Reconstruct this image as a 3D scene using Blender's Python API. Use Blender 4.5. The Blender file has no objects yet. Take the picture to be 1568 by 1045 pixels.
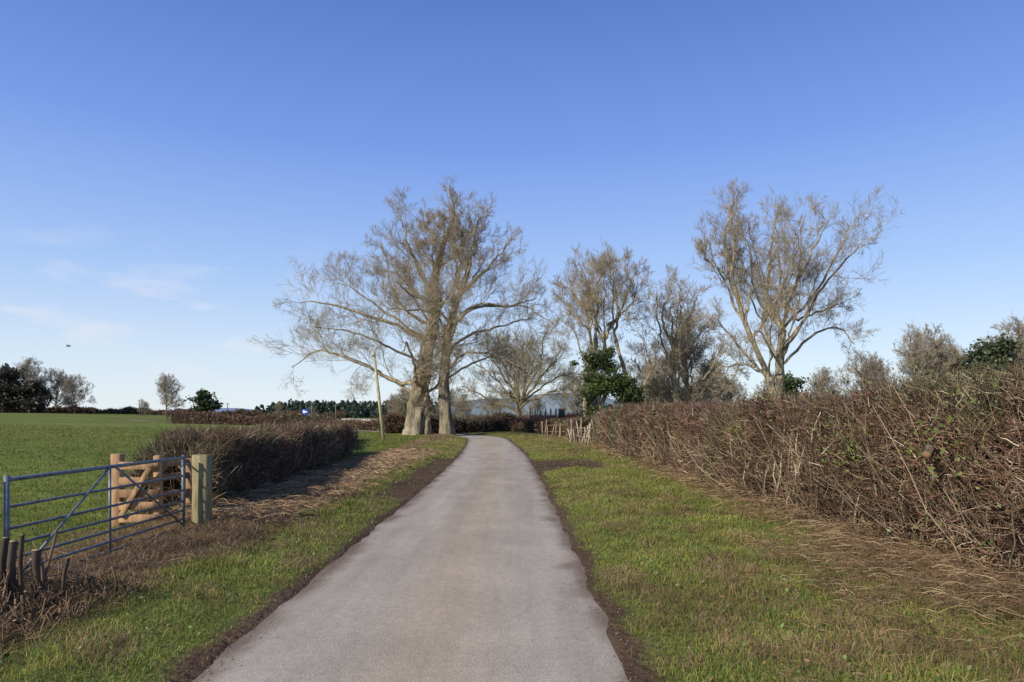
import bpy, math, numpy as np
from mathutils import Vector
rng=np.random.default_rng(7)
S=bpy.context.scene
# ------------------------------------------------------------ helpers
_T=np.random.default_rng(3).random((256,256))
def vn(x,y,s,o=0):
    x=np.asarray(x,float)/s+o*17.3; y=np.asarray(y,float)/s+o*9.7
    ix=np.floor(x).astype(int); iy=np.floor(y).astype(int); fx=x-ix; fy=y-iy
    fx=fx*fx*(3-2*fx); fy=fy*fy*(3-2*fy)
    a=_T[ix%256,iy%256]; b=_T[(ix+1)%256,iy%256]; c=_T[ix%256,(iy+1)%256]; d=_T[(ix+1)%256,(iy+1)%256]
    return (a*(1-fx)+b*fx)*(1-fy)+(c*(1-fx)+d*fx)*fy
def fbm(x,y,s,o=0): return (vn(x,y,s,o)*.5+vn(x,y,s/2.1,o+1)*.3+vn(x,y,s/4.3,o+2)*.2)
def ss(a,b,x):
    t=np.clip((np.asarray(x,float)-a)/(b-a),0,1); return t*t*(3-2*t)
def nrm(v): return v/np.maximum(np.linalg.norm(v,axis=-1,keepdims=True),1e-9)
def cx(y):
    y=np.asarray(y,float)
    return -0.65-0.00095*np.maximum(y-15,0)**2-0.02*np.maximum(y-50,0)**2
def slope(y):
    y=np.asarray(y,float); return -0.0019*np.maximum(y-15,0)-0.04*np.maximum(y-50,0)
def rd(x,y): return (x-cx(y))/np.sqrt(1+slope(y)**2)
def ramp(x,y):
    r=np.clip(-np.asarray(x,float)-9,0,95); a=0.024*r*ss(0,12,r)
    return a*(1-ss(150,420,y))
def H(x,y):
    x=np.asarray(x,float); y=np.asarray(y,float)
    d=rd(x,y); e=np.abs(d)+(fbm(x,y,.5,5)-.5)*.12
    on=np.where(y<110,1,0)
    h=np.where(on>0,-0.04+0.055*ss(1.25,1.5,e),0.015)
    out=ss(1.55,2.6,np.abs(d))
    h=h+0.07*out+0.10*ss(3.0,5.0,d)*(1-ss(40,60,y))+0.10*(fbm(x,y,1.3,2)-.5)*out+0.05*(vn(x,y,.35,8)-.5)*out
    return h+ramp(x,y)
class Geo:
    def __init__(s): s.v=[];s.q=[];s.c=[];s.n=0
    def add(s,v,q,c):
        v=np.asarray(v,float).reshape(-1,3); q=np.asarray(q,int).reshape(-1,4)
        c=np.broadcast_to(np.asarray(c,float),(len(v),3))
        s.v.append(v);s.q.append(q+s.n);s.c.append(c);s.n+=len(v)
    def build(s,name,mat,smooth=True):
        v=np.concatenate(s.v);q=np.concatenate(s.q);c=np.concatenate(s.c)
        m=bpy.data.meshes.new(name); m.vertices.add(len(v)); m.vertices.foreach_set('co',v.astype(np.float32).ravel())
        m.loops.add(q.size); m.loops.foreach_set('vertex_index',q.astype(np.int32).ravel())
        m.polygons.add(len(q)); m.polygons.foreach_set('loop_start',np.arange(0,q.size,4,dtype=np.int32))
        try: m.polygons.foreach_set('loop_total',np.full(len(q),4,dtype=np.int32))
        except Exception: pass
        m.polygons.foreach_set('use_smooth',np.full(len(q),smooth,dtype=bool))
        a=m.color_attributes.new('Col','FLOAT_COLOR','POINT')
        a.data.foreach_set('color',np.concatenate([c,np.ones((len(c),1))],1).astype(np.float32).ravel())
        m.update(calc_edges=True); m.materials.append(mat)
        o=bpy.data.objects.new(name,m); S.collection.objects.link(o); return o
def tubes(g,P,R,sides,col,cap=False,gnarl=0):
    P=np.asarray(P,float);R=np.asarray(R,float)
    if cap:
        P=np.concatenate([P[:,:1],P,P[:,-1:]],1); R=np.concatenate([R[:,:1]*.01,R,R[:,-1:]*.01],1)
    N,K=P.shape[:2]
    if cap:
        T=np.gradient(P[:,1:-1],axis=1); T=np.concatenate([T[:,:1],T,T[:,-1:]],1)
    else: T=np.gradient(P,axis=1)
    T=nrm(T); D=nrm(P[:,-1]-P[:,0])
    ref=np.cross(D,np.where(np.abs(D[:,2:3])<.8,[[0,0,1.]],[[1.,0,0]]))
    ref=nrm(ref)[:,None,:]; u=nrm(ref-(ref*T).sum(-1,keepdims=True)*T); v=np.cross(T,u)
    a=np.arange(sides)*2*np.pi/sides+.4
    RR=R[:,:,None]
    if gnarl>0:
        A=np.broadcast_to(a[None,None,:],(N,K,sides)); Kk=np.broadcast_to(np.arange(K)[None,:,None],(N,K,sides))
        RR=RR*(1+gnarl*(vn(np.cos(A)*2.2+5,Kk*.28+np.sin(A)*2.2,1,4)-.5)*2+gnarl*.5*(vn(np.cos(A)*5+5,Kk*.9+np.sin(A)*5,1,6)-.5)*2)
    V=P[:,:,None,:]+RR[...,None]*(np.cos(a)[None,None,:,None]*u[:,:,None,:]+np.sin(a)[None,None,:,None]*v[:,:,None,:])
    n=np.arange(N)[:,None,None]*K*sides; k=np.arange(K-1)[None,:,None]*sides; s=np.arange(sides)[None,None,:]; s2=(s+1)%sides
    Q=np.stack([n+k+s,n+k+s2,n+k+sides+s2,n+k+sides+s],-1)
    col=np.asarray(col,float)
    if col.ndim==2: col=np.broadcast_to(col[:,None,None,:],V.shape).reshape(-1,3)
    elif col.ndim==3:
        if cap: col=np.concatenate([col[:,:1],col,col[:,-1:]],1)
        col=np.broadcast_to(col[:,:,None,:],V.shape).reshape(-1,3)
    g.add(V.reshape(-1,3),Q.reshape(-1,4),col)
def rod(g,a,b,r,col,sides=10,r2=None):
    tubes(g,[[a,b]],[[r,r if r2 is None else r2]],sides,col,True)
def beam(g,a,b,w,t,col,side=(0,0,1),jit=0):
    a=np.array(a,float);b=np.array(b,float);d=nrm(b-a); sd=np.array(side,float); sd=nrm(sd-(sd*d).sum()*d); o=np.cross(d,sd)
    K=6; rings=[]; bev=min(w,t)*.12
    for k,(f,ins) in enumerate([(0,.9),(0.004,1),(.33,1),(.66,1),(.996,1),(1,.9)]):
        p=a+(b-a)*f; W=w/2*ins; Tt=t/2*ins
        pts=[(-W+bev,-Tt),(W-bev,-Tt),(W,-Tt+bev),(W,Tt-bev),(W-bev,Tt),(-W+bev,Tt),(-W,Tt-bev),(-W,-Tt+bev)]
        rings.append([p+sd*x+o*y+rng.normal(0,jit,3) for x,y in pts])
    V=np.array(rings).reshape(-1,3); Q=[]
    for k in range(K-1):
        for s in range(8): Q.append([k*8+s,k*8+(s+1)%8,k*8+8+(s+1)%8,k*8+8+s])
    for b0 in (0,(K-1)*8):
        Q+= [[b0,b0+1,b0+2,b0+7],[b0+7,b0+2,b0+3,b0+6],[b0+6,b0+3,b0+4,b0+5]]
    g.add(V,Q,col)
def leafq(g,C,size,col,flat=0.0):
    N=len(C); a=nrm(rng.normal(size=(N,3))); b=nrm(np.cross(a,rng.normal(size=(N,3))))
    s=np.broadcast_to(size,(N,))[:,None]
    V=np.stack([C-a*s,C+b*s*.55,C+a*s,C-b*s*.55],1)
    Q=np.arange(N*4).reshape(N,4); g.add(V,Q,np.repeat(np.broadcast_to(col,(N,3)),4,0))
def blades(g,x,y,h,w,lean,col,z0=None):
    N=len(x); z=H(x,y) if z0 is None else z0
    az=rng.uniform(0,2*np.pi,N); s=np.stack([np.cos(az),np.sin(az),np.zeros(N)],1)*w[:,None]*.5
    la=rng.uniform(0,2*np.pi,N); L=np.stack([np.cos(la),np.sin(la),np.zeros(N)],1)
    B=np.stack([x,y,z-0.01],1); up=np.array([0,0,1.])
    M=B+up*(h*.6)[:,None]+L*(h*lean*.35)[:,None]; T=B+up*(h*np.clip(1-lean*.35,.15,1))[:,None]+L*(h*lean)[:,None]
    V=np.stack([B-s,B+s,M-s*.8,M+s*.8,T-s*.12,T+s*.12],1)
    i=np.arange(N)[:,None]*6; Q=np.concatenate([i+[0,1,3,2],i+[2,3,5,4]],0)
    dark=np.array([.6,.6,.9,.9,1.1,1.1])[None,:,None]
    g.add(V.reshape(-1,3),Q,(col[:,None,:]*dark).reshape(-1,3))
# ------------------------------------------------------------ materials
def mat(name,col=None,rough=.8,nscale=8,namt=.35,bump=.3,bscale=30,trans=0,metal=0,spec=.3,dist=.02,stretch=None,det=4):
    m=bpy.data.materials.new(name); m.use_nodes=True; nt=m.node_tree; N=nt.nodes; L=nt.links
    b=N['Principled BSDF']; out=N['Material Output']
    b.inputs['Roughness'].default_value=rough; b.inputs['Metallic'].default_value=metal; b.inputs['Specular IOR Level'].default_value=spec
    tc=N.new('ShaderNodeTexCoord'); vec=tc.outputs['Object']
    if stretch:
        mp=N.new('ShaderNodeMapping'); mp.inputs['Scale'].default_value=stretch; L.new(vec,mp.inputs[0]); vec=mp.outputs[0]
    if col is None:
        at=N.new('ShaderNodeAttribute'); at.attribute_name='Col'; c=at.outputs['Color']
    else:
        r=N.new('ShaderNodeRGB'); r.outputs[0].default_value=(*col,1); c=r.outputs[0]
    n=N.new('ShaderNodeTexNoise'); n.inputs['Scale'].default_value=nscale; n.inputs['Detail'].default_value=det; L.new(vec,n.inputs['Vector'])
    mr=N.new('ShaderNodeMapRange'); mr.inputs[1].default_value=.3; mr.inputs[2].default_value=.7; mr.inputs[3].default_value=1-namt; mr.inputs[4].default_value=1+namt
    L.new(n.outputs['Fac'],mr.inputs[0])
    vm=N.new('ShaderNodeVectorMath'); vm.operation='SCALE'; L.new(c,vm.inputs[0]); L.new(mr.outputs[0],vm.inputs['Scale'])
    L.new(vm.outputs[0],b.inputs['Base Color'])
    if bump>0:
        n2=N.new('ShaderNodeTexNoise'); n2.inputs['Scale'].default_value=bscale; n2.inputs['Detail'].default_value=4; L.new(vec,n2.inputs['Vector'])
        bp=N.new('ShaderNodeBump'); bp.inputs['Strength'].default_value=bump; bp.inputs['Distance'].default_value=dist
        L.new(n2.outputs['Fac'],bp.inputs['Height']); L.new(bp.outputs[0],b.inputs['Normal'])
    if trans>0:
        t=N.new('ShaderNodeBsdfTranslucent'); L.new(vm.outputs[0],t.inputs['Color'])
        mx=N.new('ShaderNodeMixShader'); mx.inputs[0].default_value=trans
        L.new(b.outputs[0],mx.inputs[1]); L.new(t.outputs[0],mx.inputs[2]); L.new(mx.outputs[0],out.inputs['Surface'])
    return m
M_grass=mat('grass_blades',rough=.65,nscale=3,namt=.15,bump=0,trans=.3,spec=.2,det=1)
M_twig=mat('twigs',rough=.85,nscale=5,namt=.25,bump=0,spec=.15,det=1)
M_branch=mat('branches',rough=.9,nscale=1.6,namt=.2,bump=0,spec=.1,det=1)
M_bark=mat('bark',rough=.9,nscale=1.6,namt=.5,bump=1,bscale=3.2,dist=.25,spec=.05,stretch=(1.6,1.6,.45))
M_leaf=mat('leaves',rough=.5,nscale=1.2,namt=.3,bump=0,trans=.2,spec=.35,det=2)
M_wood=mat('weathered_timber',rough=.8,nscale=9,namt=.4,bump=.6,bscale=30,dist=.012,stretch=(2,2,.4))
M_paint=mat('galvanised_paint',rough=.45,nscale=14,namt=.3,bump=.1,metal=.25,spec=.4)
M_ground=mat('ground',rough=.95,nscale=1.1,namt=.25,bump=.9,bscale=14,dist=.05,spec=.05)
M_hill=mat('hill',rough=1,nscale=.004,namt=.2,bump=0,spec=0)
m=bpy.data.materials.new('asphalt'); m.use_nodes=True; nt=m.node_tree;N=nt.nodes;L=nt.links;b=N['Principled BSDF']
at=N.new('ShaderNodeAttribute');at.attribute_name='Col'; tc=N.new('ShaderNodeTexCoord')
smp=N.new('ShaderNodeMapping'); smp.inputs['Scale'].default_value=(1,.12,1); L.new(tc.outputs['Object'],smp.inputs[0])
def noise(sc,det=4,ro=.6,vec=None):
    n=N.new('ShaderNodeTexNoise');n.inputs['Scale'].default_value=sc;n.inputs['Detail'].default_value=det;n.inputs['Roughness'].default_value=ro;L.new(vec or tc.outputs['Object'],n.inputs['Vector']);return n
def mrange(n,a,b_,c,d):
    r=N.new('ShaderNodeMapRange');r.inputs[1].default_value=a;r.inputs[2].default_value=b_;r.inputs[3].default_value=c;r.inputs[4].default_value=d;L.new(n,r.inputs[0]);return r.outputs[0]
v=at.outputs['Color']
vo=N.new('ShaderNodeTexVoronoi');vo.inputs['Scale'].default_value=95;L.new(tc.outputs['Object'],vo.inputs['Vector'])
for o in (mrange(noise(.9,4).outputs['Fac'],.3,.7,.9,1.1),mrange(noise(4.5,4,.6,smp.outputs[0]).outputs['Fac'],.3,.7,.90,1.08),mrange(noise(160,2).outputs['Fac'],.3,.7,.72,1.28),mrange(noise(12,5,.7).outputs['Fac'],.3,.7,.9,1.08),mrange(vo.outputs['Color'],0,1,.82,1.18),mrange(noise(5,7,.75).outputs['Fac'],.6,.72,1,.8)):
    s=N.new('ShaderNodeVectorMath');s.operation='SCALE';L.new(v,s.inputs[0]);L.new(o,s.inputs['Scale']);v=s.outputs[0]
L.new(v,b.inputs['Base Color']); b.inputs['Roughness'].default_value=.85; b.inputs['Specular IOR Level'].default_value=.2
bp=N.new('ShaderNodeBump');bp.inputs['Strength'].default_value=.5;bp.inputs['Distance'].default_value=.005;L.new(vo.outputs['Distance'],bp.inputs['Height']);L.new(bp.outputs[0],b.inputs['Normal'])
M_road=m
# ------------------------------------------------------------ masks
def masks(x,y):
    d=rd(x,y); n=fbm(x,y,1.1,11); n2=fbm(x,y,.45,21)
    mud=1-ss(1.50,1.56+.26*n,np.abs(d)+.34*(n2-.5))
    mud=np.maximum(mud,(1-ss(2.6,3.4,np.abs(y-23)+n*1.2))*ss(1.0,1.3,d)*(1-ss(3.8,4.4,d+n*.6)))
    mud=np.maximum(mud,(1-ss(7,9,np.abs(y-20.5)+n*2))*(1-ss(2.4,2.9,-d+n*.7))*(d<0))
    n3=fbm(x,y,2.2,61)
    dry=np.where(d>0, ss(-.6,1.2,x-(2.6+(y-4.5)*.24)+(n3-.5)*3.8)*.7, ss(-.4,.4,-x-3.35+(n-.5)*1.9-np.clip(y-14,0,20)*.06)*.92)
    dry=np.where((x<-6.2)|(y>70),0,dry); dry=np.where(y>30,np.maximum(dry*.6,ss(.5,.75,n)*.5),dry)
    dry=np.maximum(dry,ss(.47,.72,n2)*.42*(x>-6.2))
    return np.clip(mud,0,1),np.clip(dry,0,1)*(1-np.clip(mud,0,1))
GREEN=np.array([.18,.21,.05]); TAN=np.array([.30,.21,.11]); MUD=np.array([.095,.06,.038])
# ------------------------------------------------------------ ground
xs=np.concatenate([-np.geomspace(16,9000,60)[::-1],np.arange(-15.6,-8,.4),np.arange(-8,7,.085),np.arange(7,16,.4),np.geomspace(16,9000,60)])
ys=np.concatenate([-np.geomspace(4,3000,14)[::-1],np.arange(-3,2.5,.5),np.arange(2.5,14,.09),np.arange(14,32,.2),np.arange(32,75,.45),np.geomspace(75.5,9000,75)])
X,Y=np.meshgrid(xs,ys,indexing='ij'); Z=H(X,Y)
mud,dry=masks(X,Y); f=fbm(X,Y,6,31)[...,None]
base=GREEN*(.55+.3*f); field=np.array([.135,.16,.036])*(.8+.4*f)*(.75+.5*fbm(X,Y,40,3)[...,None])
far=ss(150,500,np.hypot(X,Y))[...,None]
base=np.where((X<-6.2)[...,None],field,base)
base=np.where((X>5.5)[...,None],np.array([.12,.15,.05]),base)
base=base*(1-dry[...,None])+TAN*.6*dry[...,None]; base=base*(1-mud[...,None])+MUD*(.7+.6*f)*mud[...,None]
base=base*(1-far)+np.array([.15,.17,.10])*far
g=Geo(); nx,ny=X.shape; i=np.arange(nx-1)[:,None]*ny; j=np.arange(ny-1)[None,:]
Q=np.stack([i+j,i+j+ny,i+j+ny+1,i+j+1],-1).reshape(-1,4)
g.add(np.stack([X,Y,Z],-1),Q,base.reshape(-1,3)); g.build('ground',M_ground)
# ------------------------------------------------------------ road
yy=np.concatenate([np.arange(-6,30,.15),np.arange(30,112,.5)]); dd=np.linspace(-1.56,1.56,45)
YY,DD=np.meshgrid(yy,dd,indexing='ij'); sl=slope(YY); XX=cx(YY)+DD/np.sqrt(1+sl**2); Y2=YY-DD*sl/np.sqrt(1+sl**2)
ZZ=.012*(1-(DD/1.5)**2)+ramp(XX,Y2)
ce=np.exp(-((DD-.05)/.42)**2)[...,None]; ed=ss(1.18,1.46,np.abs(DD)+(fbm(XX,Y2,.5,4)-.5)*.45)[...,None]
st=ss(.4,.75,fbm(XX*3,Y2*.25,1.5,9))[...,None]
rc=np.array([.40,.34,.265])*(1-ce*.6)+np.array([.415,.32,.21])*ce*.6
rc=rc*(1-.12*st); rc=rc*(1-ed*.85)+np.array([.14,.095,.06])*ed*.85
a=len(yy);bn=len(dd); i=np.arange(a-1)[:,None]*bn; j=np.arange(bn-1)[None,:]
g=Geo(); g.add(np.stack([XX,Y2,ZZ],-1),np.stack([i+j,i+j+1,i+j+bn+1,i+j+bn],-1).reshape(-1,4),rc.reshape(-1,3)); g.build('country_road',M_road)
# ------------------------------------------------------------ grass
def gcol(dry,n):
    k=(rng.random(n)<dry)[:,None]
    gr=np.array([.275,.325,.065])*rng.uniform(.5,1.3,(n,1))*np.stack([rng.uniform(.75,1.4,n),np.ones(n),rng.uniform(.7,1.5,n)],1)
    tn=np.array([.44,.31,.165])*rng.uniform(.35,1.3,(n,1))*np.stack([np.ones(n),rng.uniform(.85,1.05,n),rng.uniform(.7,1.2,n)],1)
    return np.where(k,tn,gr),k[:,0]
g=Geo()
def scatter(n,x0,x1,d0,d1,hmul=1,rel=True):
    y=d0*(d1/d0)**rng.random(n); x=rng.uniform(x0,x1,n)
    if rel: x=x+cx(y)+.65
    d=rd(x,y); mud,dry=masks(x,y)
    keep=(np.abs(d)>1.44)&(rng.random(n)>mud*.97)&(rng.random(n)<.55+.9*fbm(x,y,.5,14))
    x=x[keep];y=y[keep];dry=dry[keep];d=d[keep]; n=len(x)
    c,k=gcol(np.clip(dry*.88+.10,0,.9),n)
    tone=(.6+.8*fbm(x,y,.8,44))[:,None]; c=c*tone
    tus=fbm(x,y,.4,15)
    h=rng.uniform(.035,.085,n)*(.4+1.5*tus)*hmul*np.where(k,1.3+1.1*dry,1)*(.6+.4*ss(1.5,2.4,np.abs(d)))
    w=.0042*np.maximum(y/5,1)**.75*rng.uniform(.6,1.5,n)*np.where(k,.8,1)
    lean=np.where(k,rng.uniform(.5,2.0,n),rng.uniform(.1,1.0,n))
    h=h*np.maximum(y/12,1)**.25
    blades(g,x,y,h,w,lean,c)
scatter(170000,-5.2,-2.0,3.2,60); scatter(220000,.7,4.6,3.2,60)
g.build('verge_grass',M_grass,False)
g=Geo()
n=80000; y=7*(60/7)**rng.random(n); x=-5.3-rng.random(n)**1.3*y*.7
c,_=gcol(np.full(n,.05),n); c=c*np.array([.74,.76,.7])
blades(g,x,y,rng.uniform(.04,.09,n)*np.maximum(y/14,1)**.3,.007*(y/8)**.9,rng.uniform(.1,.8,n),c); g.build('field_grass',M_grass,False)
g=Geo()
def litter(n,x0,x1,d0,d1,len0,len1,zt=.12,thr=.42,br=1,cols=((.36,.25,.13),(.25,.155,.08),(.15,.09,.055),(.42,.31,.18),(.20,.12,.07))):
    y=d0*(d1/d0)**rng.random(n); x=x0+(x1-x0)*rng.random(n)**.6
    keep=fbm(x,y,.9,71)>thr; x=x[keep];y=y[keep];n=len(x)
    L_=rng.uniform(len0,len1,n); az=rng.uniform(0,2*np.pi,n); t=np.linspace(0,1,5)[None,:]
    hz=rng.uniform(.0,zt,n)[:,None]*(.6+1.2*fbm(x,y,.5,33))[:,None]
    bend=rng.normal(0,1.1,n)[:,None]
    px=x[:,None]+L_[:,None]*t*np.cos(az[:,None]+bend*t); py=y[:,None]+L_[:,None]*t*np.sin(az[:,None]+bend*t)
    arch=rng.uniform(.1,.7,n)[:,None]*L_[:,None]*.6
    pz=H(px,py)+hz+arch*4*t*(1-t)*.5
    R=(.0016*np.maximum(y/5,1)**.8*rng.uniform(.5,1.7,n))[:,None]*np.array([1,1,.9,.7,.3])[None]
    cc=np.array(cols)[rng.integers(0,len(cols),n)]*rng.uniform(.5,1.15,(n,1))*br
    tubes(g,np.stack([px,py,pz],-1),R,3,cc)
litter(5500,2.6,4.4,3.2,8.5,.08,.26,.14,.47); litter(4500,3.4,4.3,5,30,.1,.35,.2,.4,1.1); litter(10000,-3.0,-5.0,9.8,29,.12,.42,.18,.38,1.5); litter(2200,-3.4,-5.4,3.5,9,.08,.3,.08); litter(1200,1.5,3,3.2,8,.06,.18,.05,.5)
g.build('dead_grass_litter',M_twig)
# ------------------------------------------------------------ hedges
HC=np.array([[.175,.10,.065],[.26,.155,.098],[.34,.235,.155],[.085,.052,.038],[.52,.42,.29]])
def hedge(name,path,half,hfun,n,seed,rscale=1.0,ref=5,green=.02,cols=HC,dens=1,wild=1.0,core=True,lean=0):
    global rng; keep=rng; rng=np.random.default_rng(seed)
    path=np.array(path,float); seg=np.linalg.norm(np.diff(path,axis=0),axis=1); cum=np.concatenate([[0],np.cumsum(seg)]); LN=cum[-1]
    def at(s):
        i=np.clip(np.searchsorted(cum,s,side='right')-1,0,len(seg)-1); f=(s-cum[i])/seg[i]
        p=path[i]+(path[i+1]-path[i])*f[:,None]; t=(path[i+1]-path[i])/seg[i][:,None]; return p,np.stack([t[:,1],-t[:,0]],1),t
    g=Geo()
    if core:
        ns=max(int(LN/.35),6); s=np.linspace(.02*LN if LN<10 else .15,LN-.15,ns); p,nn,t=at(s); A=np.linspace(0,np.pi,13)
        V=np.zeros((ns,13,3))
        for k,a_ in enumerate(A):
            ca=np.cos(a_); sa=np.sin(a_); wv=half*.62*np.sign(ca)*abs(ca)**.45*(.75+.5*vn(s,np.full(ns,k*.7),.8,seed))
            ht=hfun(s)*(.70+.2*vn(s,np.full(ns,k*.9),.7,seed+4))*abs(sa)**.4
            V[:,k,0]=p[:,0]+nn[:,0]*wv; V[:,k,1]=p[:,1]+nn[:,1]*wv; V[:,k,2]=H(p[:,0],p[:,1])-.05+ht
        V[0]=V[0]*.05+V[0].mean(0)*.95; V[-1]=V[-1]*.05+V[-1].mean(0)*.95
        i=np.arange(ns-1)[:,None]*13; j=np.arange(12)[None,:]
        g.add(V.reshape(-1,3),np.stack([i+j,i+j+1,i+j+14,i+j+13],-1).reshape(-1,4),np.array([.03,.02,.014]))  # added solid core, coloured near-black to stand for the shaded interior behind twigs
    ps,_,_=at(np.linspace(0,LN,400)); D=np.maximum(np.hypot(ps[:,0],ps[:,1]),ref); wgt=1/D; cw=np.cumsum(wgt);cw/=cw[-1]
    s=np.interp(rng.random(n),cw,np.linspace(0,LN,400)); p,nn,t=at(s); D=np.maximum(np.hypot(p[:,0],p[:,1]),ref)
    hh=hfun(s)*(.92+.12*fbm(s,s*0,1.2,seed)+.08*(vn(s,s*0,.35,seed+1)-.5)); 
    a_=rng.uniform(0,np.pi,n); ca=np.cos(a_); sa=np.sin(a_); dep=1-.38*rng.random(n)**1.4
    wv=half*np.sign(ca)*np.abs(ca)**.45*dep*(.72+.56*fbm(s,hh*0+sa*2,.7,seed+2)); zz=hh*np.abs(sa)**.5*dep*.93
    kk=rng.random(n)<.42; zz=np.where(kk,hh*rng.random(n)*.9,zz)
    P0=np.stack([p[:,0]+nn[:,0]*wv,p[:,1]+nn[:,1]*wv,H(p[:,0],p[:,1])+zz],1)
    topf=np.clip(zz/hh,0,1)**2
    out=np.stack([nn[:,0]*ca,nn[:,1]*ca,np.abs(sa)*.6+.3+topf*.6],1); al=np.stack([t[:,0],t[:,1],t[:,0]*0],1)*rng.normal(lean,.5,(n,1))
    d=nrm(out*.7+al+rng.normal(0,.55,(n,3))); Lg=rng.uniform(.07,.27,n)*np.clip(D/8,1,1.6)**.5*wild*np.where(rng.random(n)<.05,1.6,1)
    pts=[P0-d*(Lg*.45)[:,None]]
    for k in range(3):
        d=nrm(d+rng.normal(0,.33,(n,3))+np.array([0,0,.12])); pts.append(pts[-1]+d*(Lg*.36)[:,None])
    R=(.0024*rscale*(D/5)**.85*rng.uniform(.45,1.7,n))[:,None]*np.array([1,.85,.65,.3])[None]
    cc=cols[rng.choice(len(cols),n,p=np.array([.28,.30,.16,.21,.05]))]*rng.uniform(.5,1.3,(n,1))*(.45+1.05*fbm(s,zz,.9,seed+7))[:,None]
    grn=fbm(s,zz,2.2,seed+17)[:,None]; gk=ss(.52,.68,grn)*.5; cc=cc*(1-gk)+cc.mean(1,keepdims=True)*np.array([.95,1.05,.5])*gk
    tubes(g,np.stack(pts,1),R,3,cc)
    m_=int(n*.015); s=np.interp(rng.random(m_),cw,np.linspace(0,LN,400)); p,nn,t=at(s); D=np.maximum(np.hypot(p[:,0],p[:,1]),ref); hh=hfun(s)
    wv=half*rng.uniform(-1,1,m_)*.85; B=np.stack([p[:,0]+nn[:,0]*wv,p[:,1]+nn[:,1]*wv,H(p[:,0],p[:,1])-.03],1)
    d=nrm(np.stack([nn[:,0]*rng.normal(0,.2,m_)+t[:,0]*rng.normal(.1,.35,m_),nn[:,1]*rng.normal(0,.2,m_)+t[:,1]*rng.normal(.1,.35,m_),np.ones(m_)],1))
    Lg=hh*rng.uniform(.4,.95,m_); pts=[B]
    for k in range(5): d=nrm(d+rng.normal(0,.16,(m_,3))); pts.append(pts[-1]+d*(Lg/5)[:,None])
    R=(.0055*rscale*(D/5)**.6*rng.uniform(.5,1.9,m_))[:,None]*np.linspace(1,.35,6)[None]
    cc=np.array([.28,.215,.14])*rng.uniform(.3,1.2,(m_,1)); tubes(g,np.stack(pts,1),R,5,cc)
    o=g.build(name,M_twig)
    if green>0:
        g2=Geo(); m_=int(n*green); s=np.interp(rng.random(m_),cw,np.linspace(0,LN,400)); f=fbm(s,s*0,1.7,seed+9); s=s[f>.5]; m_=len(s)
        if m_>3:
            p,nn,t=at(s); D=np.maximum(np.hypot(p[:,0],p[:,1]),ref); sd=np.sign(rng.normal(0,1,m_)); wv=half*sd*rng.uniform(.8,1.05,m_)
            C=np.stack([p[:,0]+nn[:,0]*wv,p[:,1]+nn[:,1]*wv,H(p[:,0],p[:,1])+hfun(s)*rng.uniform(.1,.95,m_)],1)
            leafq(g2,C,.019*(D/6)**.5*rng.uniform(.6,1.4,m_),np.array([.13,.16,.05])*rng.uniform(.5,1.4,(m_,1)))
            l=g2.build('ivy_leaves',M_leaf,False); l.parent=o
    rng=keep; return o
hr=lambda s: 1.97+.07*np.sin(s*.35)+.05*np.sin(s*1.3+1)+.06*np.exp(-((s-3.5)/3)**2)
hedge('hawthorn_hedge',[(5.0,1.5),(4.9,6),(4.85,14),(4.8,24),(4.75,33)],.85,hr,190000,11,green=.04)
hl=lambda s: 1.40+.06*np.sin(s*.9)+.05*np.sin(s*2.1)-.35*np.exp(-(s/.8)**2)
hedge('hawthorn_hedge',[(-5.45,11.0),(-5.95,17),(-6.8,24),(-7.4,29)],.66,hl,80000,12,ref=9,rscale=.85,green=.05,cols=HC*.9)
hh=lambda v,w=.15:(lambda s: v+w*np.sin(s*.5)+w*.6*np.sin(s*1.7))
LC=HC*.9
hedge('field_hedge',[(3.5,40),(4.6,40.5),(6,41)],.6,hh(1.5,.05),5000,13,ref=20,green=0)
hedge('field_hedge',[(5.0,42),(5.2,52),(3.2,62),(.5,70)],.8,hh(1.45,.1),9000,14,ref=20,green=0,cols=LC)
hedge('field_hedge',[(-8.3,31),(-9.5,38),(-11,46)],.6,hh(.8,.1),6000,15,ref=20,green=0,cols=LC)
hedge('field_hedge',[(-12,62),(-5,66),(0,74),(6,80),(14,84)],1.0,hh(1.7,.3),11000,16,ref=30,green=0,wild=1.7,cols=LC)
hedge('field_hedge',[(-40,80),(-25,78),(-14,74)],.9,hh(1.4,.2),6000,17,ref=30,green=0,cols=LC)
hedge('field_hedge',[(-115,150),(-90,165),(-60,170),(-40,165)],1.4,hh(1.6,.4),7000,18,ref=60,green=0,cols=LC,wild=2)
hedge('field_hedge',[(6,33.5),(14,34),(26,33),(50,30)],.8,hh(1.9),7000,19,ref=30,green=0,cols=LC)
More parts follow.
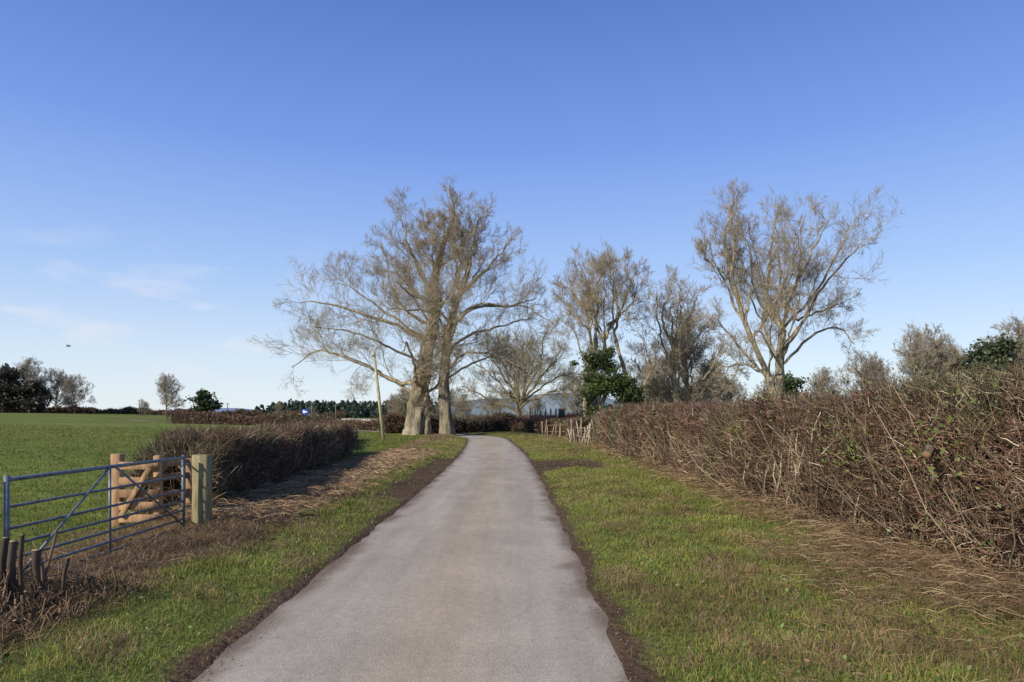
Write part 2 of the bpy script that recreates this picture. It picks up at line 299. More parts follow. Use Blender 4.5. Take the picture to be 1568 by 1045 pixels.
# ------------------------------------------------------------ bare trees
BK=np.array([.40,.335,.225]); TW=np.array([.40,.32,.205])
def resample(p,K):
    p=np.array(p,float); t=np.linspace(0,len(p)-1,K); i=np.clip(t.astype(int),0,len(p)-2); f=(t-i)[:,None]
    P=np.concatenate([[2*p[0]-p[1]],p,[2*p[-1]-p[-2]]]); a,b_,c,d=P[i],P[i+1],P[i+2],P[i+3]
    return .5*((2*b_)+(-a+c)*f+(2*a-5*b_+4*c-d)*f**2+(-a+3*b_-3*c+d)*f**3)
def kids(P,R,Ln,n,t0,t1,a0,a1,lf,K,trop,wob,rmin,rf,r,tk=.6):
    N,Kp=P.shape[:2]; t=t0+(t1-t0)*(np.arange(n)[None]+r.random((N,n)))/n; x=t*(Kp-1)*.999; i=x.astype(int); f=(x-i)[...,None]; ar=np.arange(N)[:,None]
    pos=P[ar,i]*(1-f)+P[ar,i+1]*f; tan=nrm(P[ar,i+1]-P[ar,i]); rad=R[ar,i]
    perp=nrm(np.cross(tan,r.normal(size=tan.shape))); ang=r.uniform(a0,a1,(N,n,1)); d=np.cos(ang)*tan+np.sin(ang)*perp
    L_=Ln[:,None]*lf*(1-tk*t)*r.uniform(.6,1.25,(N,n)); r0=np.maximum(np.minimum(rad*.65,L_*rf),rmin)
    M=N*n; d=nrm(d.reshape(M,3)); L_=L_.reshape(M); r0=r0.reshape(M); pts=[pos.reshape(M,3)]
    for k in range(K-1):
        d=nrm(d+r.normal(0,wob,(M,3))+np.array([0,0,trop])); pts.append(pts[-1]+d*(L_/(K-1))[:,None])
    RR=np.maximum(r0[:,None]*np.linspace(1,.3,K)[None],rmin*.5)
    return np.stack(pts,1),RR,L_
def tree(name,base,s,trunks,limbs,seed,copies=1,nb=(9,7,6,3),rt=.011,trop=.1,lf=.42,bk=BK,tw=TW,depth=.35,tsp=(),lr=.55,tk=.72,tp0=.5):
    r=np.random.default_rng(seed); g=Geo(); gt_=Geo()
    def mk(pts,r0,r1,wv,isl,rot=None):
        q=[]; dy=r.uniform(-depth,depth)
        for k,pp in enumerate(pts):
            y_=pp[2] if len(pp)>2 else (dy*abs(math.hypot(pp[0]-pts[0][0],pp[1]-pts[0][1])) if isl else 0)
            q.append((pp[0],y_,pp[1]))
        q=np.array(q,float)*s
        if rot is not None:
            o=q[0].copy(); v_=q-o; c,sn=math.cos(rot),math.sin(rot); v_=np.stack([v_[:,0]*c-v_[:,1]*sn,v_[:,0]*sn+v_[:,1]*c,v_[:,2]],1)*r.uniform(.75,1.0); q=o+v_
        P=resample(q,20); w=np.cumsum(r.normal(0,wv*s,(20,3)),0); w-=w[0]; P=P+w
        return P,np.linspace(r0,r1,20)*s
    TP=[]
    for pts,r0,r1 in trunks:
        P,R=mk(pts,r0,r1,.4,False); P=resample(P,48); R=np.interp(np.linspace(0,19,48),np.arange(20),R); R=R*(1+.5*np.exp(-np.arange(48)/4.5))
        tubes(gt_,P[None],R[None],22,np.broadcast_to(bk*tk*r.uniform(.85,1.1),(1,3)),gnarl=.22); TP.append(P[::3][:16])
    LP=[];LR=[]
    for pts,r0,r1 in limbs:
        P,R=mk(pts,r0*lr,r1*.7,1.5,True); LP.append(P);LR.append(R)
        for c in range(copies):
            P,R=mk(pts,r0*lr*.75,r1*.7,1.5,True,r.uniform(.8,2.4)*(1 if r.random()<.5 else -1)); LP.append(P);LR.append(R)
    LP=np.array(LP);LR=np.array(LR); tubes(gt_,LP,LR,8,np.broadcast_to(bk*.85,(len(LP),3)),gnarl=.12)
    Ln=np.linalg.norm(np.diff(LP,axis=1),axis=2).sum(1)
    P,R,Ll=LP,LR,Ln
    specs=[(nb[0],.2,1,.5,1.1,lf,10,trop,.12,rt*1.8,.0062,5),(nb[1],.1,1,.45,1.05,.62,7,trop,.14,rt*1.2,.006,3),(nb[2],.1,1,.4,.95,.64,5,trop*1.2,.15,rt*.9,.006,3),(nb[3],.1,1,.35,.8,.85,3,trop,.15,rt*.62,.006,3)]
    for lv,(n,t0,t1,a0,a1,l_,K,tp,wo,rm,rf,sd) in enumerate(specs):
        P,R,Ll=kids(P,R,Ll,n,t0,t1,a0,a1,l_,K,tp,wo,rm,rf,r,tk=(tp0 if lv==0 else .45))
        P[...,2]=np.maximum(P[...,2],.4)
        if lv==0 and tsp:
            TPa=np.array(TP); E,ER,EL_=kids(TPa,np.full(TPa.shape[:2],.1),np.full(len(TPa),tsp[1]),tsp[0],.15,1,.8,1.4,.5,10,.15,.2,rt*1.5,.01,r)
            P=np.concatenate([P,E]);R=np.concatenate([R,ER]);Ll=np.concatenate([Ll,EL_]); tubes(g,E,ER,5,np.broadcast_to(bk,(len(E),3)))
        c=bk*(1-lv/3)+tw*lv/3; tubes(g,P,R,sd,c[None]*r.uniform(.6,1.2,(len(P),1)))
    # trunk & limbs use bark (slot 0), twigs the cheap branch material (slot 1)
    nb_=sum(len(q) for q in gt_.q)
    for v_,q_,c_ in zip(g.v,g.q,g.c): pass
    off=gt_.n; gt_.v+=g.v; gt_.q+=[q_+off for q_ in g.q]; gt_.c+=g.c; gt_.n+=g.n
    o=gt_.build(name,M_bark); o.data.materials.append(M_branch)
    mi=np.zeros(len(o.data.polygons),dtype=np.int32); mi[nb_:]=1; o.data.polygons.foreach_set('material_index',mi)
    o.location=(base[0],base[1],float(H(base[0],base[1]))-.1); return o
k=1/1045
tree('old_oak_tree',(-7.1,57),57*k,
 [([(-18,0),(-15,50),(-4,110),(8,165),(14,210)],14,8),([(32,0),(26,60),(28,120),(38,170),(50,215)],9,4.5),([(-2,0),(0,40),(0,80),(0,120)],8,5),([(14,205),(12,240),(25,290),(42,340),(36,390)],7,1.0)],
 [([(14,200),(-5,240),(-25,290),(-35,335)],6,1),([(8,165),(-25,190),(-60,235),(-72,280)],5.5,1),
  ([(4,140),(-40,165),(-95,180),(-145,190),(-185,190)],6,1),([(-12,80),(-55,88),(-110,118),(-165,135),(-215,108)],7,1),([(-14,60),(-50,80),(-95,105),(-150,125),(-185,140)],5.5,1),
  ([(14,190),(-20,215),(-55,250),(-82,258)],5,1),([(50,215),(68,260),(75,305),(80,335)],6,1.2),([(50,215),(90,250),(115,275),(130,290)],5,1),([(38,170),(85,200),(135,208),(168,218)],5,1),
  ([(28,120),(70,150),(120,165),(165,175)],5,1),([(30,100),(60,125),(110,120),(150,95)],4,1),([(35,150),(60,190),(110,195),(150,190),(178,165)],4,1),([(25,290),(0,320),(5,345)],3,.8),([(40,190),(50,250),(45,295),(60,325)],4.5,1),([(20,260),(50,290),(60,315)],3,.8),([(18,240),(-10,265),(-45,285)],3,.8),([(-10,110),(-60,140),(-110,160),(-150,170)],4,.8),([(0,150),(-50,180),(-100,215),(-125,225)],4,.8)],
 21,copies=1,nb=(9,7,6,5),rt=.0115,lf=.48,trop=.06,tsp=(24,5),tk=.6,tp0=.5)
tree('willow_tree',(1.0,80),80*k,[([(0,-4),(-3,25),(0,42)],5,4)],
 [([(0,40),(-25,75),(-45,105),(-60,125)],4,.8),([(0,40),(8,80),(5,125),(0,155)],4.5,.8),([(0,40),(28,80),(52,105),(70,125)],4,.8),([(-3,25),(-35,48),(-65,62),(-85,72)],3.5,.8),([(0,35),(40,55),(70,70),(85,82)],3.5,.8),([(0,40),(-15,100),(-28,140)],3.5,.8),([(0,40),(25,105),(38,140)],3.5,.8),([(0,40),(-40,85),(-75,102)],3,.8),([(0,40),(45,85),(78,106)],3,.8)],
 22,copies=1,nb=(9,7,6,4),rt=.0155,tw=np.array([.33,.27,.15]),bk=np.array([.28,.235,.145]),lf=.50,trop=.06)
tree('ash_tree',(6.6,55),55*k,[([(0,-10),(-14,40),(-8,90),(-4,120)],4.2,3.2),([(24,-10),(10,40),(22,90),(14,150)],3.8,2.6),([(70,-10),(60,40),(48,100),(30,160)],3.6,2.4)],
 [([(-4,115),(-8,190),(-35,230),(-50,240)],4.5,.8),([(-4,115),(5,180),(-5,240),(-15,268)],4.5,.8),([(14,145),(35,190),(28,250),(40,272)],4.5,.8),([(30,155),(45,200),(55,240),(50,260)],4,.8),([(-8,90),(-35,140),(-55,170)],3,.7),([(60,40),(85,90),(92,130)],3,.7),([(14,150),(0,210),(15,250)],3.5,.7),([(-6,160),(-35,190),(-56,210)],3,.7),([(20,170),(50,200),(60,240)],3,.7)],
 23,copies=1,nb=(9,7,6,4),rt=.011,lf=.46,trop=.08,bk=BK*1.05)
tree('ash_tree',(14.2,60),60*k,[([(0,-20),(6,40),(2,90),(0,130)],5,3.2)],
 [([(0,130),(-15,190),(-5,240)],4.5,.8),([(0,130),(22,180),(34,225)],4.5,.8),([(5,50),(-20,100),(-40,145)],4,.8),([(5,60),(35,100),(55,150)],4,.8),([(2,90),(-25,150),(-33,200)],4,.8),([(5,20),(30,60),(66,90)],3.5,.7),([(2,100),(40,150),(60,185)],3.5,.7),([(2,40),(-40,80),(-58,115)],3,.7)],
 24,copies=1,nb=(8,7,6,4),rt=.012,lf=.48,trop=.07)
tree('ash_tree',(19.5,50),50*k,[([(0,-10),(0,60),(3,120),(6,165)],8,5),([(-2,55),(-25,115),(-50,175),(-68,235)],4.5,3)],
 [([(-68,235),(-82,300),(-68,350)],5,1),([(6,165),(-10,220),(-5,290),(10,372)],6,1),([(6,165),(15,230),(38,290),(58,334)],5.5,1),([(3,120),(38,175),(68,225),(100,265),(118,285)],5,.9),
  ([(2,110),(50,160),(95,165),(118,138)],4.5,.8),([(-15,90),(-50,130),(-80,170),(-96,190)],4.5,.8),([(-40,150),(-72,200),(-92,250),(-106,300)],4.5,.8),([(6,165),(46,220),(76,282),(86,320)],4.5,.8),([(6,165),(-25,230),(-28,295),(-38,345)],4.5,.8),([(-20,100),(-60,115),(-80,90)],3,.7),([(3,130),(35,190),(45,250)],4.5,.8),([(-50,175),(-40,240),(-50,290)],4,.8),([(-68,235),(-105,262),(-118,285)],4,.8),([(30,180),(70,200),(120,222)],3.5,.7)],
 25,copies=1,nb=(8,7,6,5),rt=.0105,lf=.44,trop=.06,bk=BK*1.05)
gt=tree('bare_tree',(17.0,66),.055,[([(0,-5),(4,40),(0,80)],3.5,2.5)],
 [([(0,80),(-20,130),(-25,170)],3,.7),([(0,80),(18,140),(30,175)],3,.7),([(4,40),(-35,90),(-56,125)],2.8,.7),([(4,50),(40,90),(60,124)],2.8,.7),([(0,75),(0,140),(5,185)],3,.7),([(2,30),(-40,60),(-70,88)],2.5,.6),([(2,35),(45,60),(74,92)],2.5,.6)],
 26,copies=1,nb=(8,7,6,4),rt=.0185,lf=.50,trop=.06,bk=np.array([.30,.255,.185]),tw=np.array([.33,.275,.195]),lr=.7)
def inst(src,x,y,sc,rot,name='bare_tree',zs=1):
    o=bpy.data.objects.new(name,src.data); S.collection.objects.link(o); o.location=(x,y,float(H(x,y))-.1); o.scale=(sc,sc,sc*zs); o.rotation_euler=(0,0,rot); return o
for (x,y,sc,ro) in [(55,92,1.25,1.0),(60,96,1.15,4.0),(66,92,1.1,2.2),(70,94,1.35,3.0),(50,110,.85,.4),(46,120,.85,4),(80,100,1.3,5),(40,125,.8,2),(34,130,.75,1),(66,125,1.1,.6),(76,118,1.25,2.6),(58,112,1.1,2.0),
    (-112,158,1.15,1.0),(-108,162,.95,3.1),(-120,160,1.0,4.4),(-77,152,.85,2.0),(11,90,.75,4.2),(-9,100,.5,.5),(-3,105,.45,2.5),(4,110,.45,3.5),(18,84,.8,5.5),(25,88,.8,1.3),(-19,110,.45,2),(30,100,.75,.2),(-54,158,.35,1),(-100,156,.8,.3),(-15,95,.5,4),(9.5,100,.7,2),(-70,156,.3,3),(-84,156,.3,3),(-47,160,.28,3),(-6,82,.38,1),(-11,84,.4,2.7)]:
    inst(gt,x,y,sc,ro)
# ------------------------------------------------------------ leafy masses
def lump_leaves(g,c,rad,n,size,col):
    d=np.clip(rng.normal(size=(n,3))*.55,-1.5,1.5); C=np.array(c)+d*np.array(rad)
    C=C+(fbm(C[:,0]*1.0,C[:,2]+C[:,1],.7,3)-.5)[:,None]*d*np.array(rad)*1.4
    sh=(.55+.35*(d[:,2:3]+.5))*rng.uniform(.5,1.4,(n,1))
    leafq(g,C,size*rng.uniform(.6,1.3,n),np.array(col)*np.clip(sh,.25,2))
g=Geo()
for i in range(64):
    t=rng.random()**.8; st_=i%4
    px,pz=[(6.3+.2*t,1.2+5.8*t),(7.7-.3*abs(t-.4),1.0+6.3*t),(10.3-1.3*t,.8+4.2*t),(7.3+2.6*t,4.8-.8*t)][st_]
    c=(px+rng.normal(0,.4),54.8+rng.normal(0,.4),pz+.4*rng.normal()); s_=rng.uniform(.2,.75)
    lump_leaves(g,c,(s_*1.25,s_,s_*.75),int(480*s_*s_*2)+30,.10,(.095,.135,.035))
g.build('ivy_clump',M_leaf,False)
def evergreen(name,x,y,h,w,col,n=3500,size=.3,trunk=.25):
    g=Geo(); z=float(H(x,y)); rod(g,(x,y,z-.2),(x+.1,y,z+h*.75),w*.05,(.10,.075,.05),8,w*.02)
    for i in range(18):
        f=trunk+(.95-trunk)*i/17; a_=rng.uniform(0,6.28); rr=w*.42*(1-.75*((i/17-.35)**2)*2)*rng.uniform(.7,1.1); o_=rng.uniform(0,.32)*w
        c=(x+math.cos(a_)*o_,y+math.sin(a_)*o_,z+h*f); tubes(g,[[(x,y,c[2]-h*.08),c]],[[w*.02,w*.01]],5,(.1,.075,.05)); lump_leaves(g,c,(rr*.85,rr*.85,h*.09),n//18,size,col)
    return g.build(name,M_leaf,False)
evergreen('holm_oak_tree',-67.5,150,5.6,5.2,(.06,.085,.03),5000,.3,.3)
evergreen('pine_tree',61,88,11,7.5,(.075,.10,.045),5000,.28,.5)
evergreen('pine_tree',36.5,90,6.8,4.5,(.08,.11,.05),3000,.25,.3)
evergreen('pine_tree',18.5,88,6,5,(.09,.13,.05),3000,.25,.3)
evergreen('holm_oak_tree',-108,145,9.5,8,(.085,.08,.05),5000,.35,.15)
evergreen('holm_oak_tree',-102,146,6.5,6,(.095,.085,.055),3500,.35,.1)
evergreen('laurel_bush',21.5,88,5,4,(.08,.10,.04),2500,.22,.2)
g=Geo(); n=300; X0=rng.uniform(-205,-60,n); Y0=520+rng.uniform(-20,40,n)
for x,y in zip(X0,Y0):
    h=rng.uniform(9,13.5)*(ss(-205,-165,x)*.65+.35); m_=80; f=rng.random(m_); a_=rng.uniform(0,6.28,m_); r_=(1-f)**.6*3.6*rng.uniform(.5,1,m_)
    C=np.stack([x+np.cos(a_)*r_,y+np.sin(a_)*r_,f*h+.5],1); leafq(g,C,1.2*rng.uniform(.6,1.3,m_),np.array([.055,.085,.055])*rng.uniform(.6,1.4,(m_,1)))
g.build('distant_woodland',M_leaf,False)
g=Geo(); n=520; 
for i in range(n):
    x=rng.uniform(-700,900); y=rng.uniform(600,760); h=rng.uniform(4,8)*(.4 if -50<x<110 else 1); m_=22; C=np.stack([x+rng.normal(0,3.5,m_),y+rng.normal(0,3,m_),rng.random(m_)*h],1)
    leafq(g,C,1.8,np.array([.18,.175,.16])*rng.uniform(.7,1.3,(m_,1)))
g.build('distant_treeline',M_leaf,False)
def hill(name,x0,x1,y,prof,col):
    g=Geo(); xs_=np.linspace(x0,x1,160); rows=np.linspace(0,1,14); V=[]
    for f in rows:
        hh_=prof(xs_)*math.sin(f*math.pi/2*1.0)**1.2; V.append(np.stack([xs_,np.full(160,y)+f*900,hh_-1],1))
    i=np.arange(13)[:,None]*160; j=np.arange(159)[None,:]
    V=np.array(V); c=np.array(col)*(.8+.45*fbm(V[...,0],V[...,1],260,7))[...,None]
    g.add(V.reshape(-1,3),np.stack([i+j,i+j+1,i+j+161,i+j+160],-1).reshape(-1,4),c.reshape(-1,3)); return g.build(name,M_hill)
hill('hill',-900,1700,3000,lambda x:128*np.exp(-((x-270)/480)**2)+45*np.exp(-((x+330)/300)**2)+10*vn(x,x*0,200),(.20,.24,.25))  # aerial haze is painted into the hills' blue-grey base colours
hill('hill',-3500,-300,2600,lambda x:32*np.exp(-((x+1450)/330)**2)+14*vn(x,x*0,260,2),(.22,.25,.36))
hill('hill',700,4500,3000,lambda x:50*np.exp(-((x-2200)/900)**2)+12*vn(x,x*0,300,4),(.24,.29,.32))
# ------------------------------------------------------------ field gate
g=Geo(); A=np.array([-4.55,9.45]); B=np.array([-4.59,6.2]); SC=np.array([.15,.165,.18])
def gp(f,z): p=A+(B-A)*f; return (p[0],p[1],z+.02)
zs=[.14,.25,.37,.50,.65,.85,1.10]
for z in zs: rod(g,gp(0,z),gp(1,z),.015 if z<1.1 else .021,SC*rng.uniform(.8,1.15))
for f in (0,1): rod(g,gp(f,.12),gp(f,1.14),.024,SC)
rod(g,gp(.52,.14),gp(.52,1.1),.015,SC*1.1)
for f0,f1 in ((.02,.5),(.98,.54)):
    a_=np.array(gp(f0,.18));b_=np.array(gp(f1,1.09)); rod(g,a_+[.032,0,0],b_+[.032,0,0],.013,SC*1.1)
rod(g,gp(-.05,.22),gp(.01,.22),.013,SC); rod(g,gp(-.05,1.0),gp(.01,1.0),.013,SC)
g.build('field_gate',M_paint)
g=Geo(); beam(g,(-4.42,9.72,-.3),(-4.40,9.7,1.15),.22,.2,(.24,.20,.10),(1,0,0),.006)
g.build('gate_post',M_wood)
g=Geo(); rod(g,(-4.66,6.1,-.3),(-4.66,6.1,1.15),.03,(.12,.14,.16)); g.build('gate_latch_post',M_paint)
g=Geo(); WC=np.array([.35,.21,.105]); y0=9.9
beam(g,(-5.72,y0,-.2),(-5.72,y0,1.15),.15,.13,WC*1.0,(1,0,0),.003); beam(g,(-5.16,y0+.05,-.2),(-5.16,y0+.05,1.12),.10,.10,WC*1.15,(1,0,0),.003)
beam(g,(-4.9,y0+.5,-.2),(-4.9,y0+.5,1.05),.10,.10,WC*.8,(1,0,0),.003)
for z in (.22,.40,.58,.76,.98): beam(g,(-5.66,y0-.075,z),(-5.11,y0-.025,z),.11,.03,WC*rng.uniform(.65,1.2),(0,0,1),.002)
for z in (.3,.55,.8,1.0): beam(g,(-5.14,y0+.12,z),(-4.9,y0+.46,z),.09,.03,WC*rng.uniform(.7,1.0),(0,0,1),.002)
beam(g,(-5.62,y0-.11,.25),(-5.2,y0-.11,.95),.07,.025,WC*.9,(0,0,1),.002)
g.build('timber_wicket_gate',M_wood)
# cut hedge stubs near gate
g=Geo(); 
for (x,y,h,r_,lx) in ((-4.05,5.5,.62,.030,.03),(-4.18,5.55,.55,.022,-.06),(-3.86,5.35,.68,.016,.02),(-4.28,5.7,.6,.028,.05),(-3.98,5.75,.5,.035,-.03),(-3.72,5.6,.45,.014,.08),(-4.1,5.2,.4,.03,.1),(-3.9,5.1,.33,.026,-.05)):
    z=float(H(x,y)); c=np.array([.075,.055,.04]); pale=np.array([.40,.28,.15])
    tubes(g,[[(x,y,z-.05),(x+lx*.3+.01,y,z+h*.35),(x+lx*.7-.01,y,z+h*.7),(x+lx,y,z+h),(x+lx,y,z+h+.004)]],[[r_*1.3,r_,r_*1.05,r_*.95,r_*.9]],9,np.array([[c,c,c*1.2,c,pale]]),True,gnarl=.15)
for i in range(100):
    x=rng.uniform(-4.5,-3.5) ; y=rng.uniform(4.6,6.1); z=float(H(x,y)); h=rng.uniform(.12,.6)*(1 if x<-4.0 else .45); r_=rng.uniform(.004,.014)
    l=rng.normal(0,.28,2); mid=(x+l[0]*h*.3+rng.normal(0,.02),y+l[1]*h*.4,z+h*.5)
    top=(x+l[0]*h,y+l[1]*h,z+h); c=np.array([.15,.10,.062])*rng.uniform(.35,1.6); pale=np.array([.42,.29,.16])
    tubes(g,[[(x,y,z-.05),mid,top,np.array(top)+[0,0,.003]]],[[r_*1.2,r_,r_*.9,r_*.85]],7,np.array([[c,c,c,pale]]),True)
n=3200; x=rng.uniform(-4.9,-3.3,n);y=rng.uniform(3.8,6.3,n); P=[np.stack([x,y,H(x,y)+rng.uniform(0,.25,n)*ss(-3.5,-4.2,x)],1)]; d=nrm(rng.normal(size=(n,3))+[0,0,.4])
for k_ in range(4): d=nrm(d+rng.normal(0,.3,(n,3))); P.append(P[-1]+d*rng.uniform(.03,.08,(n,1)))
tubes(g,np.stack(P,1),np.full((n,5),.0026)*rng.uniform(.5,1.6,(n,1)),3,np.array([.16,.105,.062])*rng.uniform(.25,2.0,(n,1)))
g.build('cut_hedge_stumps',M_twig)
# pleached stems & sawn limb in right hedge
g=Geo()
for i in range(90):
    y=rng.uniform(6.8,20) if i>34 else rng.uniform(8.5,13); x=4.05+rng.uniform(-.05,.2); z=float(H(x,y)); h=rng.uniform(.25,.8)*(1.2 if i<34 else .9); lx=rng.normal(.05,.12); ly=rng.normal(.1,.35); r_=rng.uniform(.004,.012)
    c=np.array([.44,.36,.24])*rng.uniform(.4,1.1); zb=z+rng.uniform(.0,.9)
    tubes(g,[[(x,y,zb),(x+lx*h*.4+rng.normal(0,.03),y+ly*h*.5,zb+h*.5),(x+lx*h,y+ly*h,min(zb+h,1.75))]],[[r_*1.2,r_,r_*.7]],6,np.array([[c,c,c*1.2]]),True)
tubes(g,[[(4.6,7.3,1.5),(4.3,6.9,1.42),(4.05,6.6,1.40),(3.9,6.42,1.33),(3.895,6.415,1.328)]],[[.055,.05,.042,.036,.033]],11,np.array([[[.15,.11,.08]]*4+[[.30,.17,.09]]]),True,gnarl=.2)
for (z1,yy1) in ((1.2,6.9),(1.55,7.2),(.8,7.6)): rod(g,(4.7,yy1+.9,z1-.2),(4.05,yy1,z1),.022,(.15,.11,.075),8,.012)
g.build('laid_hedge_stems',M_twig)
g=Geo()
for (c,n) in (((3.97,8.2,1.45),80),((3.87,6.35,1.5),60),((3.92,8.0,1.2),50),((3.87,6.1,1.35),25),((3.95,12,1.3),60)):
    C=np.array(c)+rng.normal(0,1,(n,3))*[.06,.30,.15]; leafq(g,C,rng.uniform(.018,.04,n),np.array([.16,.20,.05])*rng.uniform(.5,1.4,(n,1)))
n=1200; x=rng.uniform(1.2,4.2,n); y=3.3*(5)**rng.random(n); leafq(g,np.stack([x,y,H(x,y)+rng.uniform(.02,.07,n)],1),rng.uniform(.008,.026,n),np.array([.22,.125,.065])*rng.uniform(.5,1.6,(n,1)))
n=500; x=rng.uniform(1.2,4.2,n); y=3.3*(5)**rng.random(n); leafq(g,np.stack([x,y,H(x,y)+rng.uniform(.02,.07,n)],1),rng.uniform(.01,.028,n),np.array([.12,.19,.05])*rng.uniform(.5,1.6,(n,1)))
n=400; x=rng.uniform(-4.6,-2.3,n); y=3.6*(3.5)**rng.random(n); leafq(g,np.stack([x,y,H(x,y)+.05],1),rng.uniform(.012,.03,n),np.array([.12,.19,.05])*rng.uniform(.5,1.6,(n,1)))
g.build('bramble_leaves',M_leaf,False)
# ------------------------------------------------------------ stake fences
def stakes(name,pts,h,n,col,r_=.04):
    g=Geo(); p=np.array(pts,float); f=np.linspace(0,1,n)
    for i,t in enumerate(f):
        q=p[0]+(p[1]-p[0])*t+rng.normal(0,.06,2); z=float(H(*q)); l=rng.normal(0,.16,2); hh_=h*rng.uniform(.6,1.15)
        rod(g,(q[0],q[1],z-.1),(q[0]+l[0],q[1]+l[1],z+hh_),r_*rng.uniform(.6,1.2),np.array(col)*rng.uniform(.6,1.2),7,r_*.6)
    for zf in (.35,.7): rod(g,(p[0][0],p[0][1]+.06,float(H(*p[0]))+h*zf),(p[1][0],p[1][1]+.06,float(H(*p[1]))+h*zf*1.1),.022,np.array(col)*.7,6)
    return g.build(name,M_wood)
stakes('stake_fence',[(4.1,32.6),(3.2,37.5)],1.25,16,(.38,.30,.20),.05)
stakes('stake_fence',[(-7.6,30.2),(-9.2,36)],.95,20,(.40,.32,.21),.045)
stakes('stake_fence',[(2.2,50),(3.6,46)],1.2,8,(.32,.22,.13),.06)
g=Geo(); x,y=(-8.4,45); z=float(H(x,y)); rod(g,(x,y,z-.5),(x-.72,y,z+5.9),.12,(.40,.36,.20),12,.09)
rod(g,(x-.76,y-.02,z+5.5),(x-.66,y+.02,z+5.6),.13,(.2,.2,.18),8); g.build('telegraph_pole',M_wood)
for (x,y,h) in ((-77,142,3.6),(-78,143,3.4),(-62.5,150,3.2),(-44,150,4),(-31,120,3.2)):
    g=Geo(); z=float(H(x,y)); rod(g,(x,y,z-.3),(x,y,z+h),.1,(.16,.14,.11),8,.08); beam(g,(x-.5,y,z+h-.3),(x+.5,y,z+h-.3),.1,.1,(.15,.13,.1)); g.build('telegraph_pole',M_wood)
g=Geo(); x,y=(-36.3,120); z=float(H(x,y)); rod(g,(x-.4,y,z),(x-.4,y,z+2.1),.05,(.4,.4,.42)); rod(g,(x+.4,y,z),(x+.4,y,z+2.1),.05,(.4,.4,.42))
beam(g,(x,y-.08,z+.75),(x,y-.08,z+2.1),1.15,.05,(.02,.07,.42),(1,0,0)); beam(g,(x,y-.115,z+1.45),(x,y-.115,z+1.75),.75,.012,(.8,.8,.8),(1,0,0)); g.build('road_sign',M_paint)
g=Geo()
for i in range(26):
    x=-20.8+i*.29; beam(g,(x,84.0+rng.normal(0,.02),0.2),(x,84.0,1.1+ramp(x,84)+rng.normal(0,.03)),.275,.3,np.array([.50,.47,.40])*rng.uniform(.85,1.1),(1,0,0),.01)
g.build('stone_wall',M_wood)
g=Geo(); X0,Y0=3.0,66.0; gc=np.array([.22,.22,.22])
A_=np.linspace(0,np.pi,13)
for xx in np.linspace(-1.25,1.25,6):
    P=np.array([[X0+xx,Y0-.9*math.cos(a_),1.5+.9*max(math.sin(a_),0)**.7] for a_ in A_]); tubes(g,[P],[[.045]*13],6,gc,True)
beam(g,(X0-1.3,Y0,.8),(X0+1.3,Y0,.8),.12,1.8,gc*.7,(0,0,1)); beam(g,(X0-1.3,Y0-.88,1.4),(X0+1.3,Y0-.88,1.4),.7,.03,np.array([.22,.10,.07]),(0,0,1))
beam(g,(X0+1.3,Y0,.75),(X0+1.8,Y0,.7),.1,.1,gc)
for xx in (-.4,.4):
    for yy_ in (-.95,.95): rod(g,(X0+xx,Y0+yy_-.1,.4),(X0+xx,Y0+yy_+.1,.4),.4,(.03,.03,.03),18)
g.build('livestock_trailer',M_paint)
g=Geo(); X0,Y0=5.2,66; RC=np.array([.42,.085,.035])
beam(g,(X0-.7,Y0,1.4),(X0+.6,Y0,1.4),.7,.6,RC,(0,0,1)); beam(g,(X0-.4,Y0,1.5),(X0-.4,Y0,2.25),.6,.8,(.06,.06,.06),(1,0,0)); beam(g,(X0-.75,Y0,2.33),(X0-.05,Y0,2.33),.12,.9,RC,(0,0,1))
for sx,r_ in ((-.5,.75),(.55,.45)):
    for yy_ in (-.6,.6): rod(g,(X0+sx,Y0+yy_-.16,r_),(X0+sx,Y0+yy_+.16,r_),r_,(.03,.03,.03),20); rod(g,(X0+sx,Y0+yy_-.18,r_),(X0+sx,Y0+yy_+.18,r_),r_*.45,RC,14)
rod(g,(X0+.3,Y0+.2,1.6),(X0+.3,Y0+.2,2.1),.04,(.05,.05,.05)); g.build('tractor',M_paint)
g=Geo(); c=np.array([-39,60,7.8]); tubes(g,[[c+[-.22,0,0],c+[-.1,0,.02],c+[.08,0,.02],c+[.2,0,.03]]],[[.01,.05,.05,.02]],8,(.03,.03,.03),True)
for sgn in (-1,1):
    w=[c+[-.06,0,.03],c+[.08,0,.03],c+[.04,sgn*.2,.14],c+[-.04,sgn*.2,.14],c+[-.05,sgn*.42,.06],c+[-.02,sgn*.42,.06]]; g.add(w,[[0,1,2,3],[3,2,5,4]],(.03,.03,.03))
g.build('bird',M_leaf)
g=Geo(); n=900; y=3.4*(7)**rng.random(n); sd=np.where(rng.random(n)<.5,-1,1); d=sd*(1.42+rng.normal(0,.12,n)); x=cx(y)+d
r_=rng.uniform(.002,.007,n); z=np.maximum(H(x,y),.004)
P=np.stack([np.stack([x-r_,y,z],1),np.stack([x-r_*.5,y,z+r_*.4],1),np.stack([x+r_*.5,y,z+r_*.5],1),np.stack([x+r_,y,z+.001],1)],1)
tubes(g,P,r_[:,None]*np.array([.1,.8,.9,.1])[None],6,np.array([.22,.17,.12])*rng.uniform(.4,1.6,(n,1))); g.build('roadside_gravel',M_road)
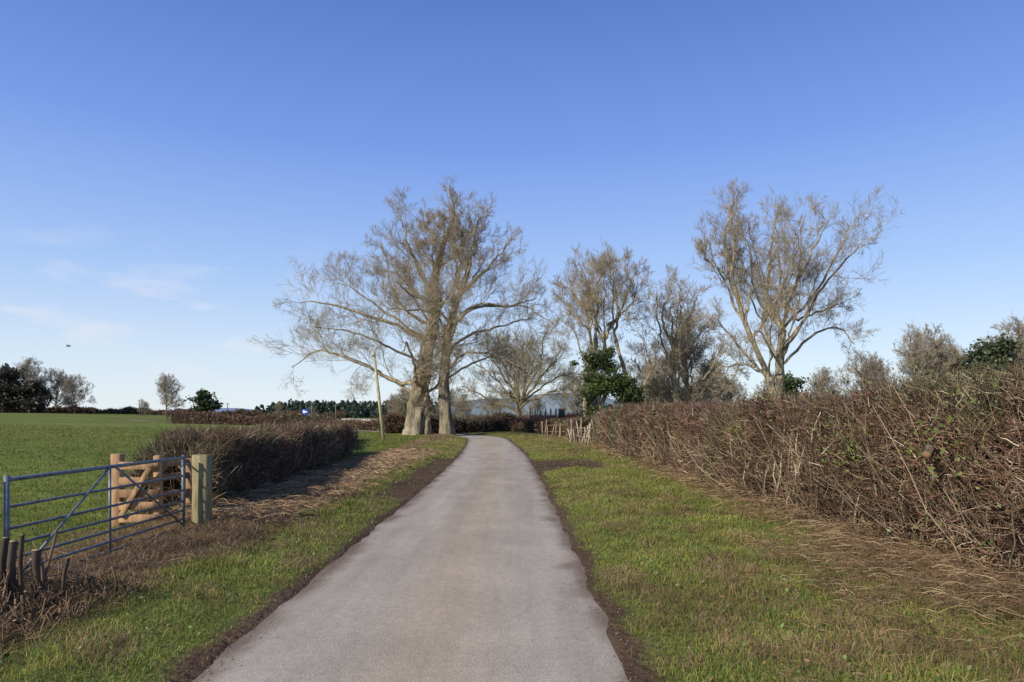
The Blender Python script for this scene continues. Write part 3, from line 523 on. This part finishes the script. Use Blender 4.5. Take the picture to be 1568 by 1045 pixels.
# ------------------------------------------------------------ world, sun, camera
EL=math.radians(31); AZ=math.radians(228)
w=bpy.data.worlds.new('World'); S.world=w; w.use_nodes=True; nt=w.node_tree; N=nt.nodes; L=nt.links; bg=N['Background']
ST=.13
sky=N.new('ShaderNodeTexSky'); sky.sky_type='NISHITA'; sky.sun_disc=False; sky.sun_elevation=EL; sky.sun_rotation=AZ; sky.air_density=1.0; sky.dust_density=.5; sky.ozone_density=3.0
tc=N.new('ShaderNodeTexCoord'); sx=N.new('ShaderNodeSeparateXYZ'); L.new(tc.outputs['Generated'],sx.inputs[0])
cr=N.new('ShaderNodeValToRGB'); L.new(sx.outputs['Z'],cr.inputs[0]); E=cr.color_ramp.elements
stops=[(0,(.86,.94,1.0)),(.08,(.70,.84,1.0)),(.2,(.42,.61,1.0)),(.36,(.20,.365,.89)),(.52,(.105,.22,.66)),(1,(.05,.13,.42))]
E[0].position=0;E[0].color=(*stops[0][1],1);E[1].position=1;E[1].color=(*stops[-1][1],1)
for p_,c_ in stops[1:-1]: e=E.new(p_); e.color=(*c_,1)
sc=N.new('ShaderNodeVectorMath'); sc.operation='SCALE'; sc.inputs['Scale'].default_value=1/ST; L.new(cr.outputs[0],sc.inputs[0])
m0=N.new('ShaderNodeMix'); m0.data_type='RGBA'; m0.inputs[0].default_value=.8; L.new(sky.outputs[0],m0.inputs[6]); L.new(sc.outputs[0],m0.inputs[7])
mp=N.new('ShaderNodeMapping'); mp.inputs['Scale'].default_value=(1,1,3.0); mp.inputs['Location'].default_value=(.9,.2,.1); L.new(tc.outputs['Generated'],mp.inputs[0])
n1=N.new('ShaderNodeTexNoise'); n1.inputs['Scale'].default_value=10; n1.inputs['Detail'].default_value=7; n1.inputs['Roughness'].default_value=.5; L.new(mp.outputs[0],n1.inputs[0])
def MR(src,a,b_,c,d):
    r=N.new('ShaderNodeMapRange'); r.inputs[1].default_value=a; r.inputs[2].default_value=b_; r.inputs[3].default_value=c; r.inputs[4].default_value=d; L.new(src,r.inputs[0]); return r.outputs[0]
def MUL(a,b_):
    m=N.new('ShaderNodeMath'); m.operation='MULTIPLY'; L.new(a,m.inputs[0]); L.new(b_,m.inputs[1]); return m.outputs[0]
f_=MUL(MUL(MR(n1.outputs['Fac'],.53,.72,0,.5),MR(sx.outputs['X'],-.2,-.35,0,1)),MUL(MR(sx.outputs['Z'],.25,.14,0,1),MR(sx.outputs['Z'],.02,.07,0,1)))
mx=N.new('ShaderNodeMix'); mx.data_type='RGBA'; L.new(f_,mx.inputs[0]); L.new(m0.outputs[2],mx.inputs[6]); mx.inputs[7].default_value=(.84/ST,.84/ST,.92/ST,1)
L.new(mx.outputs[2],bg.inputs['Color']); bg.inputs['Strength'].default_value=ST
sl_=bpy.data.lights.new('sun','SUN'); sl_.energy=5; sl_.angle=math.radians(.5); sl_.color=(1,.93,.80); so=bpy.data.objects.new('sun',sl_); S.collection.objects.link(so)
sv=Vector((math.cos(EL)*math.sin(AZ),math.cos(EL)*math.cos(AZ),math.sin(EL))); so.rotation_euler=sv.to_track_quat('Z','Y').to_euler()
cd=bpy.data.cameras.new('camera'); co=bpy.data.objects.new('camera',cd); S.collection.objects.link(co); S.camera=co
cd.sensor_width=36; cd.lens=24; cd.shift_y=114.5/1568; cd.clip_end=20000; cd.clip_start=.05; co.location=(0,0,1.7); co.rotation_euler=(math.radians(90),0,0)
S.view_settings.view_transform='Standard'; S.view_settings.look='None'; S.view_settings.exposure=0
print('faces',sum(len(m.polygons) for m in bpy.data.meshes))
